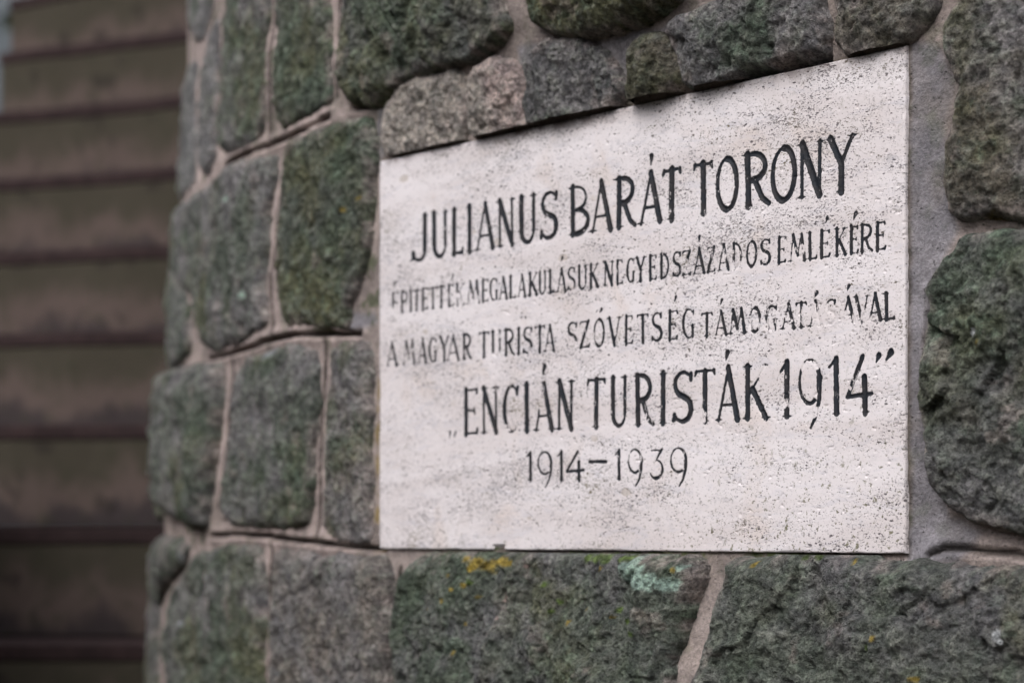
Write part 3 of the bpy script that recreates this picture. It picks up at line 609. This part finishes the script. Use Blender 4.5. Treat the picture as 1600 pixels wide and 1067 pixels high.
# ------------------------------------------------------------------ the plaque and its inscription
plaque = empty('memorial_plaque', (float(PL[0]), float(PL[1]), PZ0), math.atan2(pd[1], pd[0]))
tag(plaque, 'pale travertine memorial plaque with black engraved Hungarian lettering let into the stone wall', 'plaque')
def toplq(x, y):            # pixel -> millimetres along and up the plaque
    u = (x-800)/F; t = (PL[0]-u*PL[1])/(u*pd[1]-pd[0]); D = PL[1]+t*pd[1]
    return t*1000, (EYE+(HOR-y)/F*D-PZ0)*1000
def arc(cx, cy, rx, ry, a0, a1, n=12):
    return [(cx+rx*math.cos(math.radians(a0+(a1-a0)*i/n)), cy+ry*math.sin(math.radians(a0+(a1-a0)*i/n))) for i in range(n+1)]
K, N_, M_ = 1.0, .46, .72     # thick, thin, middle
def glyph(ch):
    """strokes (points, widths) in a unit box and serif points"""
    L = lambda *p, w=K, w2=None: (list(p), w, w if w2 is None else w2)
    S = []; E = []   # E: serif centres
    if ch == 'I': S = [L((.5,0),(.5,1))]; E = [(.5,0),(.5,1)]
    elif ch == 'J': S = [L((.85,1),(.85,.2)), (arc(.45,.16,.40,.17,0,-150,8), M_, N_), L((.05,.08),(.02,.16),w=K)]; E = [(.85,1)]
    elif ch == 'U': S = [L((.14,1),(.14,.25)), (arc(.5,.25,.36,.25,180,360,10), K*.9, N_), L((.86,.25),(.86,1),w=M_)]; E = [(.14,1),(.86,1)]
    elif ch == 'L': S = [L((.2,0),(.2,1)), L((.2,.02),(.95,.02),w=N_,w2=M_), L((.95,.02),(1,.12),w=M_,w2=N_)]; E = [(.2,1),(.2,0)]
    elif ch == 'A': S = [L((.08,0),(.5,1),w=N_*1.1), L((.5,1),(.9,0),w=K*.9,w2=K), L((.22,.3),(.78,.3),w=N_)]; E = [(.08,0),(.9,0)]
    elif ch == 'N': S = [L((.12,0),(.12,1),w=M_*.8), L((.12,1),(.88,0),w=K), L((.88,0),(.88,1),w=M_*.8)]; E = [(.12,0),(.88,1),(.1,1)]
    elif ch == 'S': S = [(arc(.52,.76,.40,.22,25,180,8), N_, K*.8), (arc(.52,.76,.40,.24,180,262,4)+arc(.48,.25,.42,.25,80,0,5), K*.8, K), (arc(.48,.25,.42,.23,0,-150,9), K, N_), L((.88,.82),(.90,.95),w=M_), L((.08,.16),(.06,.05),w=M_)]
    elif ch == 'B': S = [L((.16,0),(.16,1)), (arc(.35,.75,.48,.235,90,-90,9), N_, M_), (arc(.35,.26,.58,.25,90,-90,10), M_, K), L((.1,.985),(.4,.985),w=N_), L((.1,.015),(.4,.015),w=N_), L((.16,.51),(.4,.51),w=N_)]; E = [(.1,0),(.1,1)]
    elif ch == 'R': S = [L((.16,0),(.16,1)), (arc(.35,.74,.48,.25,90,-90,10), M_, K*.9), L((.1,.985),(.4,.985),w=N_), L((.16,.49),(.4,.49),w=N_), L((.42,.49),(.70,.12),(.95,.01),w=K*.9,w2=M_)]; E = [(.16,0),(.1,1)]
    elif ch == 'P': S = [L((.16,0),(.16,1)), (arc(.35,.74,.50,.25,90,-90,10), M_, M_), L((.1,.985),(.4,.985),w=N_), L((.16,.49),(.4,.49),w=N_)]; E = [(.16,0)]
    elif ch == 'T': S = [L((.5,0),(.5,.98)), L((.04,.97),(.96,.97),w=N_*1.1), L((.05,.97),(.0,.89),w=M_,w2=N_), L((.95,.97),(1.,.89),w=M_,w2=N_)]; E = [(.5,0)]
    elif ch == 'O': S = [(arc(.5,.5,.42,.49,90,270,14), N_, K), (arc(.5,.5,.42,.49,270,450,14), M_, K*.9)]
    elif ch == 'Y': S = [L((.08,1),(.50,.5),w=K), L((.92,1),(.50,.5),w=M_*.9), L((.5,.5),(.5,0),w=K)]; E = [(.08,1),(.92,1),(.5,0)]
    elif ch == 'E': S = [L((.18,0),(.18,1)), L((.1,.985),(.9,.985),w=N_), L((.18,.52),(.75,.52),w=N_), L((.1,.015),(.9,.015),w=N_*1.1), L((.9,.985),(.92,.90),w=M_*.8), L((.9,.015),(.96,.10),w=M_*.9), L((.75,.57),(.75,.46),w=N_)]
    elif ch == 'K': S = [L((.16,0),(.16,1)), L((.9,1),(.2,.42),w=N_), L((.38,.56),(.92,0),w=K)]; E = [(.16,0),(.16,1),(.92,0),(.88,1)]
    elif ch == 'M': S = [L((.04,0),(.24,1),w=N_), L((.24,1),(.5,.22),w=K), L((.5,.22),(.78,1),w=N_), L((.78,1),(.95,0),w=K)]; E = [(.04,0),(.95,0)]
    elif ch == 'G': S = [(arc(.52,.5,.44,.49,50,180,10), N_, K), (arc(.52,.5,.44,.49,180,290,8), K, N_), L((.80,.06),(.80,.42),w=K*.9), L((.88,.80),(.88,.95),w=N_)]; E = [(.8,.42)]
    elif ch == 'C': S = [(arc(.54,.5,.46,.49,52,180,10), N_, K), (arc(.54,.5,.46,.49,180,305,10), K, N_), L((.88,.80),(.92,.97),w=M_)]
    elif ch == 'V': S = [L((.06,1),(.5,0),w=K), L((.94,1),(.5,0),w=N_)]; E = [(.06,1),(.94,1)]
    elif ch == 'D': S = [L((.16,0),(.16,1)), (arc(.3,.5,.58,.485,90,-90,14), M_, K*.8), L((.1,.985),(.35,.985),w=N_), L((.1,.015),(.35,.015),w=N_)]
    elif ch == 'Z': S = [L((.08,.97),(.92,.97),w=N_), L((.9,.97),(.08,.02),w=K), L((.08,.02),(.95,.02),w=N_*1.1), L((.95,.02),(1.,.12),w=M_*.8), L((.08,.97),(.04,.88),w=N_)]
    elif ch == '1': S = [L((.62,0),(.62,1)), L((.62,1),(.05,.86),w=M_,w2=N_)]; E = [(.62,0)]
    elif ch == '4': S = [L((.66,1),(.02,.30),w=K*.8,w2=M_), L((.02,.29),(1.,.33),w=M_*.9), L((.72,.62),(.72,.0),w=K)]; E = [(.72,0)]
    elif ch == '9': S = [(arc(.46,.62,.42,.40,90,300,14), N_, M_), (arc(.46,.62,.42,.40,90,0,6), N_, K), L((.88,.62),(.86,.30),(.72,-.02),(.50,-.24),w=K,w2=N_)]
    elif ch == '3': S = [L((.1,.97),(.85,.97),w=N_), L((.85,.97),(.40,.62),w=M_,w2=N_), (arc(.38,.33,.54,.31,80,-90,12), N_, K), (arc(.38,.33,.4,.31,-90,-150,5), K*.8, N_)]
    elif ch == '-': S = [L((0,.62),(1,.62),w=K*.8)]
    elif ch == '/': S = [L((.2,0),(.9,1),w=N_)]
    elif ch == 'H': S = [L((.15,0),(.15,1)), L((.85,0),(.85,1)), L((.15,.5),(.85,.5),w=N_)]
    return S, E
ln = lambda x0, y0, k: (lambda x: y0+k*(x-x0))
def cap3(x): return 522-.1125*(x-735) if x < 1095 else 489-.11*(x-1110)
LINES = [
 (ln(715,328,-.188), ln(717,397,-.161), 3.3, [('J',649,671),('U',679,703),('L',710,727),('I',733,742),('A',747,777),('N',782,807),('U',815,841),('S',848,876),('B',894,925),('A',927,961),('R',966,998),('A',1003,1039),('T',1040,1067),('T',1089,1117),('O',1122,1158),('R',1166,1207),('O',1208,1249),('N',1253,1289),('Y',1298,1339)]),
 (ln(640,455,-.1446), ln(650,486,-.130), 1.75, [('E',616,627),('P',630,642),('I',643,648),('T',650,660),('E',663,673),('T',675,686),('T',688,699),('E',704,713),('K',716,729),('M',734,753),('E',757,767),('G',769,782),('A',784,797),('L',800,809),('A',813,826),('K',830,844),('U',846,857),('L',862,870),('A',874,889),('S',891,903),('U',907,921),('K',925,939),('N',948,962),('E',967,977),('G',983,996),('Y',998,1012),('E',1018,1030),('D',1035,1050),('S',1055,1068),('Z',1070,1083),('A',1087,1106),('Z',1109,1121),('A',1126,1144),('D',1148,1164),('O',1170,1187),('S',1192,1208),('E',1219,1232),('M',1238,1262),('L',1267,1280),('E',1285,1301),('K',1309,1326),('E',1332,1345),('R',1348,1368),('E',1372,1388)]),
 (cap3, ln(735,560.8,-.0935), 1.9, [('A',608,625),('M',634,652),('A',657,671),('G',674,687),('Y',691,705),('A',702,722),('R',727,741),('T',752,768),('U',772,787),('R',792,808),('I',811,818),('S',821,836),('T',840,855),('A',855,871),('S',890,906),('Z',910,925),('O',931,949),('V',955,973),('E',980,993),('T',1000,1017),('S',1022,1039),('E',1048,1063),('G',1070,1090),('T',1100,1117),('A',1121,1140),('M',1144,1168),('O',1174,1193),('G',1200,1219),('A',1225,1247),('T',1248,1264),('A',1269,1287),('S',1294,1310),('A',1318,1341),('V',1341,1361),('A',1361,1382),('L',1386,1401)]),
 (ln(740,608,-.083), ln(740,678,-.0545), 3.1, [('E',728,751),('N',757,782),('C',790,815),('I',823,831),('A',839,869),('N',875,900),('T',922,949),('U',958,984),('R',996,1025),('I',1035,1045),('S',1055,1087),('T',1090,1121),('A',1124,1160),('K',1166,1204),('1',1223,1240),('9',1252,1289),('1',1299,1318),('4',1327,1366)]),
 (ln(830,707.5,-.028), ln(830,750.4,-.012), 2.1, [('1',826,837),('9',844,868),('1',875,885),('4',889,916),('-',925,951),('1',965,975),('9',985,1009),('3',1020,1041),('9',1051,1079)]),
]
# accents and quotation marks: (top x, top y, bottom x, bottom y, size)
ACC = [(1022,245,1021,259,3.0),(621,442,620,449,1.7),(712,430,710,440,1.6),(883,403,880,411,1.8),(1097,370,1096,379,1.9),(1297,341,1294,349,2.1),(1341,334,1338,343,2.6),
 (944,484,941,489,2.0),(1060,465,1058,472,1.8),(1132,469,1130,476,1.8),(1280,458,1277,465,2.4),(1330,447,1328,455,2.2),(937,486,935,489,1.2),
 (855,573,852,586,3.2),(1141,551,1138,563,3.0),(707,675,706,686,1.8),(716,675,713,684,1.8),(1377,556,1373,566,3.2),(1396,551,1389,562,3.6),(646,408,650,404,1.5)]
# where paint has flaked away: px, py, rx, ry, amount
WEAR = [(1300,497,30,22,.8),(1205,505,20,22,.55),(1235,495,24,18,.3),(1350,500,20,14,.5),(1272,490,20,20,.5),(643,555,12,12,.35),(620,488,12,10,.9),(780,555,10,6,.6),(832,547,8,6,.5),
 (1115,400,10,20,.35),(1155,418,14,10,.55),(1140,395,12,12,.25),(1255,385,12,14,.55),(900,540,10,8,.5),(940,530,10,10,.25),(1192,580,14,12,.8),(1228,586,9,8,.25),(1270,572,18,9,.7),(1280,644,10,10,.6),(1233,630,10,10,.5),
 (1018,652,10,8,.45),(800,668,12,6,.7),(848,620,7,28,.6),(1100,650,10,12,.5),(900,455,12,10,.35),(720,470,10,14,.5),(745,470,10,12,.5),(1075,415,10,12,.5),(975,415,8,14,.6),(705,465,8,10,.3),(735,545,10,16,.35),(1295,330,120,24,.12),(1330,590,20,24,.35),(1180,505,14,12,.5),(990,715,20,12,.25)]
segs = []      # per letter: list of (a, b, ra, rb)
letters = []
def jit(v, a): return (v[0]+random.uniform(-a, a), v[1]+random.uniform(-a, a))
for cap, base, hw, chars in LINES:
    for ch, x0, x1 in chars:
        S, E = glyph(ch); out = []
        jc = random.uniform(-.03, .03)
        def mp(q):
            x = x0+(x1-x0)*q[0]+(x1-x0)*jc*(q[1]-.5); return np.array(toplq(x, base(x)+(cap(x)-base(x))*q[1]))
        wsc = random.uniform(.98, 1.14)
        for pts, w0, w1 in S:
            pp = [mp(jit(q, .012) if len(pts) < 5 else q) for q in pts]; n = len(pp)-1
            for i in range(n):
                ra = (w0+(w1-w0)*i/n)*hw*wsc; rb = (w0+(w1-w0)*(i+1)/n)*hw*wsc
                d = pp[i+1]-pp[i]; hz = abs(d[0])/(np.hypot(*d)+1e-9)      # level strokes are cut thinner
                if w0 <= N_*1.2: ra = max(ra*(1-.10*hz), .62); rb = max(rb*(1-.10*hz), .62)
                out.append((pp[i], pp[i+1], ra, rb))
        for e in E:
            c = mp(e); top = e[1] > .5; k = hw*1.75; y = c[1]+(-.3 if top else .3)
            j = random.uniform(.7, 1.15)
            out.append((np.array([c[0]-k*j, y]), np.array([c[0], y+(-.5 if top else .5)]), .45, hw*.5)); out.append((np.array([c[0], y+(-.5 if top else .5)]), np.array([c[0]+k*random.uniform(.7, 1.15), y]), hw*.5, .45))
        letters.append(out)
for xt, yt, xb, yb, w in ACC:
    letters.append([(np.array(toplq(xt, yt)), np.array(toplq(xb, yb)), w, w*.35)])
# faint scratched name low on the left, a few hair scratches
scr = []
for ch, x0, x1 in [('H',640,651),('T',653,663),('O',664,674),('K',676,688),('/',690,700)]:
    S, E = glyph(ch)
    for pts, w0, w1 in S:
        pp = [np.array(toplq(x0+(x1-x0)*q[0], 800-20*q[1])) for q in pts]
        scr += [(pp[i], pp[i+1], .28, .28) for i in range(len(pp)-1)]
SCR = scr+[(np.array(toplq(*a)), np.array(toplq(*b)), .22, .22) for a, b in [((618,610),(618,690)),((724,690),(724,770)),((603,580),(614,588)),((612,330),(616,300))]]
WMM, HMM = PW*1000, PH*1000
cx_, cz_ = .95, .80
nx, nz = int(WMM/cx_)+1, int(HMM/cz_)+1
gx = np.linspace(0, WMM, nx); gz = np.linspace(0, HMM, nz); GX, GZ = np.meshgrid(gx, gz)
SDF = np.full((nz, nx), -6.); OWN = np.full((nz, nx), -1)
for li, sg in enumerate(letters):
    A = np.array([q for s_ in sg for q in s_[:2]]); mg = 6
    i0, i1 = np.searchsorted(gx, [A[:, 0].min()-mg, A[:, 0].max()+mg]); j0, j1 = np.searchsorted(gz, [A[:, 1].min()-mg, A[:, 1].max()+mg])
    X, Z = GX[j0:j1, i0:i1], GZ[j0:j1, i0:i1]; best = np.full(X.shape, -6.)
    for a, b, ra, rb in sg:
        D, t = seg_dist(X, Z, a, b); best = np.maximum(best, ra+(rb-ra)*t-D)
    sub = SDF[j0:j1, i0:i1]; m = best > sub; sub[m] = best[m]; OWN[j0:j1, i0:i1][m] = li
SC_ = np.full((nz, nx), -6.)
for a, b, ra, rb in SCR:
    D, t = seg_dist(GX, GZ, a, b); SC_ = np.maximum(SC_, ra-D)
WE = np.zeros((nz, nx))
for px_, py_, rx, ry, am in WEAR:
    c = toplq(px_, py_); e = toplq(px_+rx, py_); f = toplq(px_, py_-ry); ax, az = abs(e[0]-c[0]), abs(f[1]-c[1])
    WE = np.maximum(WE, am*sm(1.25-np.hypot((GX-c[0])/ax, (GZ-c[1])/az), 0, .6))
W3 = np.c_[GX.ravel()/1000, GX.ravel()*0+3.3, GZ.ravel()/1000]
wearn = fbm(W3, 9, 3, .6, 5).reshape(nz, nx)
WE = np.clip(WE+.10+.25*wearn, 0, 1)
# front surface heights in mm (0 = nominal face), V-cut letters, slight waviness, chipped rim
jag = .45*fbm(W3, 40, 3, .6, 8).reshape(nz, nx)+.35*fbm(W3, 160, 3, .6, 9).reshape(nz, nx)
Hh = .22*fbm(W3, 25, 3, .5, 10).reshape(nz, nx)
Hh -= np.clip(SDF+jag+.15, 0, 3.2)*.45
Hh -= np.clip(SC_+.6, 0, 1)*.5
eb = np.minimum(np.minimum(GX, WMM-GX), np.minimum(GZ, HMM-GZ))
chip = np.clip(.9+3.6*fbm(W3, 32, 4, .6, 12).reshape(nz, nx), .3, 4)+9*sm(fbm(W3, 15, 4, .65, 18).reshape(nz, nx), .30, .5)
Hh -= 1.6*np.clip(1-eb/chip, 0, 1)**1.3
nt = toplq(783, 858); Hh -= 3.*((abs(GX-nt[0]) < 9) & (GZ < 5.5))
pts_ = fbm(W3*np.array([1, 1, 1.8]), 210, 2, .5, 14).reshape(nz, nx)
Hh -= .9*sm(pts_, .48, .6)
FRONT = .0033
def lp(i_h): return FRONT*1000+i_h
# local axes of the plaque Empty: x along, y into the wall, z up (pn is -y)
ysign = -1.
VV = np.c_[GX.ravel()/1000, ysign*lp(Hh.ravel())/1000, GZ.ravel()/1000]
# ragged outline
edge_x = (GX.ravel() <= 0)|(GX.ravel() >= WMM-1e-6); edge_z = (GZ.ravel() <= 0)|(GZ.ravel() >= HMM-1e-6)
rg = fbm(W3, 30, 4, .6, 15)*.0012
VV[:, 0] += np.where(edge_x, np.sign(WMM/2-GX.ravel())*np.abs(rg), 0); VV[:, 2] += np.where(edge_z, np.sign(HMM/2-GZ.ravel())*np.abs(rg), 0)
dt = HMM-GZ; EDG = .85*sm(dt+5*fbm(W3, 22, 3, .6, 16).reshape(nz, nx), 15., 0.)*sm(fbm(W3, 6, 3, .6, 17).reshape(nz, nx), -.45, .1)
stain = np.zeros((nz, nx)); 
for px_, py_, r_ in ((860,196,14),(790,222,10),(1080,150,16),(1150,135,14)):
    c = toplq(px_, py_); stain = np.maximum(stain, .9*sm(1-np.hypot((GX-c[0])/30, (GZ-c[1])/7), 0, 1))
EDG = np.maximum(EDG, stain)
ALG = np.clip(sm(GX, WMM*.35, WMM*.9)*sm(GZ, 150, 0)+.25*sm(GX, WMM*.5, WMM)+.5*sm(GZ, 30, 0), 0, 1)
AT = {'sdf': SDF.ravel(), 'wear': WE.ravel(), 'edge': EDG.ravel(), 'algae': ALG.ravel()}
idx = np.arange(nx*nz).reshape(nz, nx)
Qall = np.stack([idx[:-1, :-1], idx[:-1, 1:], idx[1:, 1:], idx[1:, :-1]], -1).reshape(-1, 4)
own = OWN.ravel()[Qall]; sdq = SDF.ravel()[Qall].max(1)
fo = np.where(sdq > -1.3, own.max(1), -1)
def sub_mesh(name, q, extraV=None, extraQ=None):
    used = np.unique(q); rem = np.full(len(VV), -1); rem[used] = np.arange(len(used)); V = VV[used]; Qn = rem[q]
    at = {k: v[used] for k, v in AT.items()}
    if extraV is not None:
        border = rem[extraQ]; bo = len(V); V = np.r_[V, extraV]; m = len(border)
        i = np.arange(m); j = (i+1) % m
        Qn = np.r_[Qn, np.stack([border[i], bo+i, bo+j, border[j]], -1)]
        at = {k: np.r_[v, np.full(m, -6. if k == 'sdf' else 0.)] for k, v in at.items()}
    return mesh_np(name, V, Qn, M_trav, plaque, attrs=at, recenter=False)
bl = np.r_[idx[0, :], idx[1:, -1], idx[-1, -2::-1], idx[-2:0:-1, 0]]
ev = VV[bl].copy(); ev[:, 1] = .028
panel = sub_mesh('stone_panel', Qall[fo == -1], ev, bl)
for li in range(len(letters)):
    q = Qall[fo == li]
    if len(q): sub_mesh('engraved_mark' if li >= len(letters)-len(ACC) else 'engraved_letter', q)

# ------------------------------------------------------------------ the winding steps on the left
stair = empty('stone_staircase', (-.95, 3.9, 0))
tag(stair, 'worn brown concrete steps with dark red treads climbing beside the tower', 'staircase')
D0 = 3.72; RISE = 182*D0/F; Z0 = EYE-175/F*D0
def step(n):
    D = D0*(1+.058*n); th = math.radians(max(0, 2+3.6*n)) if n >= 0 else 0.
    if n < 0: D = D0*(1+.058*n)
    px = 265 if n >= 0 else 250
    xr, yr = (px-800)/F*D, D; ax = np.array([-math.cos(th), math.sin(th)]); bk = np.array([math.sin(th), math.cos(th)])
    top = Z0+n*RISE; zb_ = top-RISE+.002; r0 = -.75; r1 = .53 if n < 8 else .55
    ti = .030                                   # thickness of the tread slab
    back = 1.15 if n < 8 else 1.6
    def quadbox(nm, t0, t1, b0, b1, za, zb2, mat, nxs, par=None):
        V = []; up = []
        for iz in range(5):
            zz = za+(zb2-za)*iz/4
            for k in range(nxs+1):
                t = t0+(t1-t0)*k/nxs
                w = .006*math.sin(t*9+n)+.004*math.sin(t*23+n*2)
                p = np.array([xr, yr])+ax*t+bk*(b0+w); V.append((p[0], p[1], zz)); up.append(iz/4)
        m = nxs+1; Q = [(iz*m+k, iz*m+k+1, (iz+1)*m+k+1, (iz+1)*m+k) for iz in range(4) for k in range(nxs)]
        nb_ = len(V)
        for zz in (za, zb2):
            for t in (t0, t1):
                p = np.array([xr, yr])+ax*t+bk*b1; V.append((p[0], p[1], zz)); up.append(0. if zz == za else 1.)
        f = [(nb_+2, nb_+3, nb_+1, nb_), tuple([nb_+2]+[4*m+k for k in range(m)]+[nb_+3]), tuple([nb_+1]+[k for k in range(m)][::-1]+[nb_]),
             (nb_, 0, m, 2*m, 3*m, 4*m, nb_+2), (nb_+1, nb_+3, 4*m+nxs, 3*m+nxs, 2*m+nxs, m+nxs, nxs)]
        c = np.array([xr, yr, za]); base = np.array(stair.location)
        par_off = base if par is None else base+np.array(par.location)
        me = bpy.data.meshes.new(nm); me.from_pydata([tuple(np.array(v)-c) for v in V], [], Q+f)
        a = me.attributes.new('up', 'FLOAT', 'POINT'); a.data.foreach_set('value', up); me.materials.append(mat)
        o = coll(bpy.data.objects.new(nm, me)); o.parent = par or stair; o.location = c-par_off
        b = o.modifiers.new('bevel', 'BEVEL'); b.width = .004; b.segments = 2; b.limit_method = 'ANGLE'
        return o
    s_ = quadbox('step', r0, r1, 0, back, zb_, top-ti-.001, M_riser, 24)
    quadbox('tread', r0, r1+.004, -.003, back, top-ti, top, M_tread, 24, s_)
for n in range(-6, 9): step(n)

# ------------------------------------------------------------------ ground, hills, trees
def ground():
    n = 60; r = np.concatenate([[0], np.geomspace(1, 900, n)]); a = np.linspace(0, 2*math.pi, 73)[:-1]
    Rr, A = np.meshgrid(r, a, indexing='ij'); X = Rr*np.cos(A); Y = Rr*np.sin(A)
    W = np.c_[X.ravel(), Y.ravel(), X.ravel()*0]
    Z = .02*fbm(W, .8, 3, .5, 200)*sm(Rr.ravel(), 1, 4)-.012+sm(Rr.ravel(), 25, 500)*-30*0
    V = np.c_[X.ravel(), Y.ravel(), Z]; i = np.arange(V.shape[0]).reshape(len(r), 72); j = np.roll(i, -1, 1)
    Q = np.stack([i[:-1], i[1:], j[1:], j[:-1]], -1).reshape(-1, 4)
    tag(mesh_np('ground', V, Q, M_ground, recenter=False), kind='structure')
ground()
def hills():
    a = np.linspace(0, 2*math.pi, 241)[:-1]; t = np.linspace(0, 1, 14)
    T, A = np.meshgrid(t, a, indexing='ij'); Rr = 120+260*T
    W = np.c_[np.cos(A).ravel()*3, np.sin(A).ravel()*3, T.ravel()*.6]
    Hm = 95+40*fbm(W, 1.3, 3, .5, 210)
    Z = (sm(T.ravel(), 0, 1)*Hm)+5*fbm(W, 14, 3, .6, 211)*sm(T.ravel(), 0, .2)-.5
    V = np.c_[(Rr*np.cos(A)).ravel(), (Rr*np.sin(A)).ravel(), Z]
    i = np.arange(len(V)).reshape(14, 240); j = np.roll(i, -1, 1); Q = np.stack([i[:-1], i[1:], j[1:], j[:-1]], -1).reshape(-1, 4)
    tag(mesh_np('hills', V, Q, M_hill, recenter=False), kind='structure')
hills()
def tree(x, y, h, r, label, seed):
    rr = np.random.default_rng(seed); root = empty('tree', (x, y, 0)); tag(root, label, 'tree')
    m = MB(); top = h*.8; lean = rr.normal(0, .3, 2)
    m.tube([(0, 0, -.1), (lean[0]*.3, lean[1]*.3, h*.3), (lean[0], lean[1], top)], [h*.022, h*.016, h*.004])
    for k in range(14):
        z = h*(.3+.5*k/14); a = rr.random()*6.28; L = r*(.9-.5*k/14)
        m.tube([(lean[0]*z/h, lean[1]*z/h, z), (math.cos(a)*L*.5, math.sin(a)*L*.5, z+L*.3), (math.cos(a)*L, math.sin(a)*L, z+L*.5)], [h*.007, h*.004, h*.0015], 5)
    m.build('trunk', M_bark, root)
    n = 5200; nc = 42; cz = rr.random(nc); ca = rr.random(nc)*6.28; cr = r*np.sqrt(rr.random(nc))*np.sin(np.pi*np.clip(cz*.85+.12, 0, 1))
    C = np.c_[np.cos(ca)*cr, np.sin(ca)*cr, h*(.32+.66*cz)]; k = rr.integers(0, nc, n)
    Pn = C[k]+rr.normal(0, 1, (n, 3))*np.array([r*.17, r*.17, r*.14]); s = .10+.08*rr.random((n, 1))
    u = rr.normal(0, 1, (n, 3)); u /= np.linalg.norm(u, axis=1)[:, None]; w = np.cross(u, rr.normal(0, 1, (n, 3))); w /= np.linalg.norm(w, axis=1)[:, None]
    V = np.stack([Pn-u*s, Pn-w*s*.6, Pn+u*s, Pn+w*s*.6], 1).reshape(-1, 3); Q = np.arange(4*n).reshape(-1, 4)
    mesh_np('crown', V, Q, M_leaf, root, smooth=False, recenter=False)
tree(-8.9, 19.5, 9.5, 2.6, 'dull green tree far beyond the left end of the top step', 1)
tree(-8.4, 15.0, 8.0, 2.2, 'leafy tree left of the staircase, outside the view', 2)
tree(-2.6, 24.0, 11.0, 3.0, 'tall leafy tree behind the tower', 3)

# unseen wall left of the view, added to shade the lower steps
par = empty('added_shade_wall', (-1.28, 2.2, 0))
tag(par, 'added wall out of view that shades the foot of the staircase', 'wall')
m = MB(); m.box(-.15, .15, -1.5, 1.55, -.05, 1.95); m.build('shade_wall_body', M_shade_wall, par, bevel=.01)
m = MB(); m.box(-.19, .19, -1.54, 1.59, 1.952, 2.02); m.build('coping', M_shade_wall, par, bevel=.01)
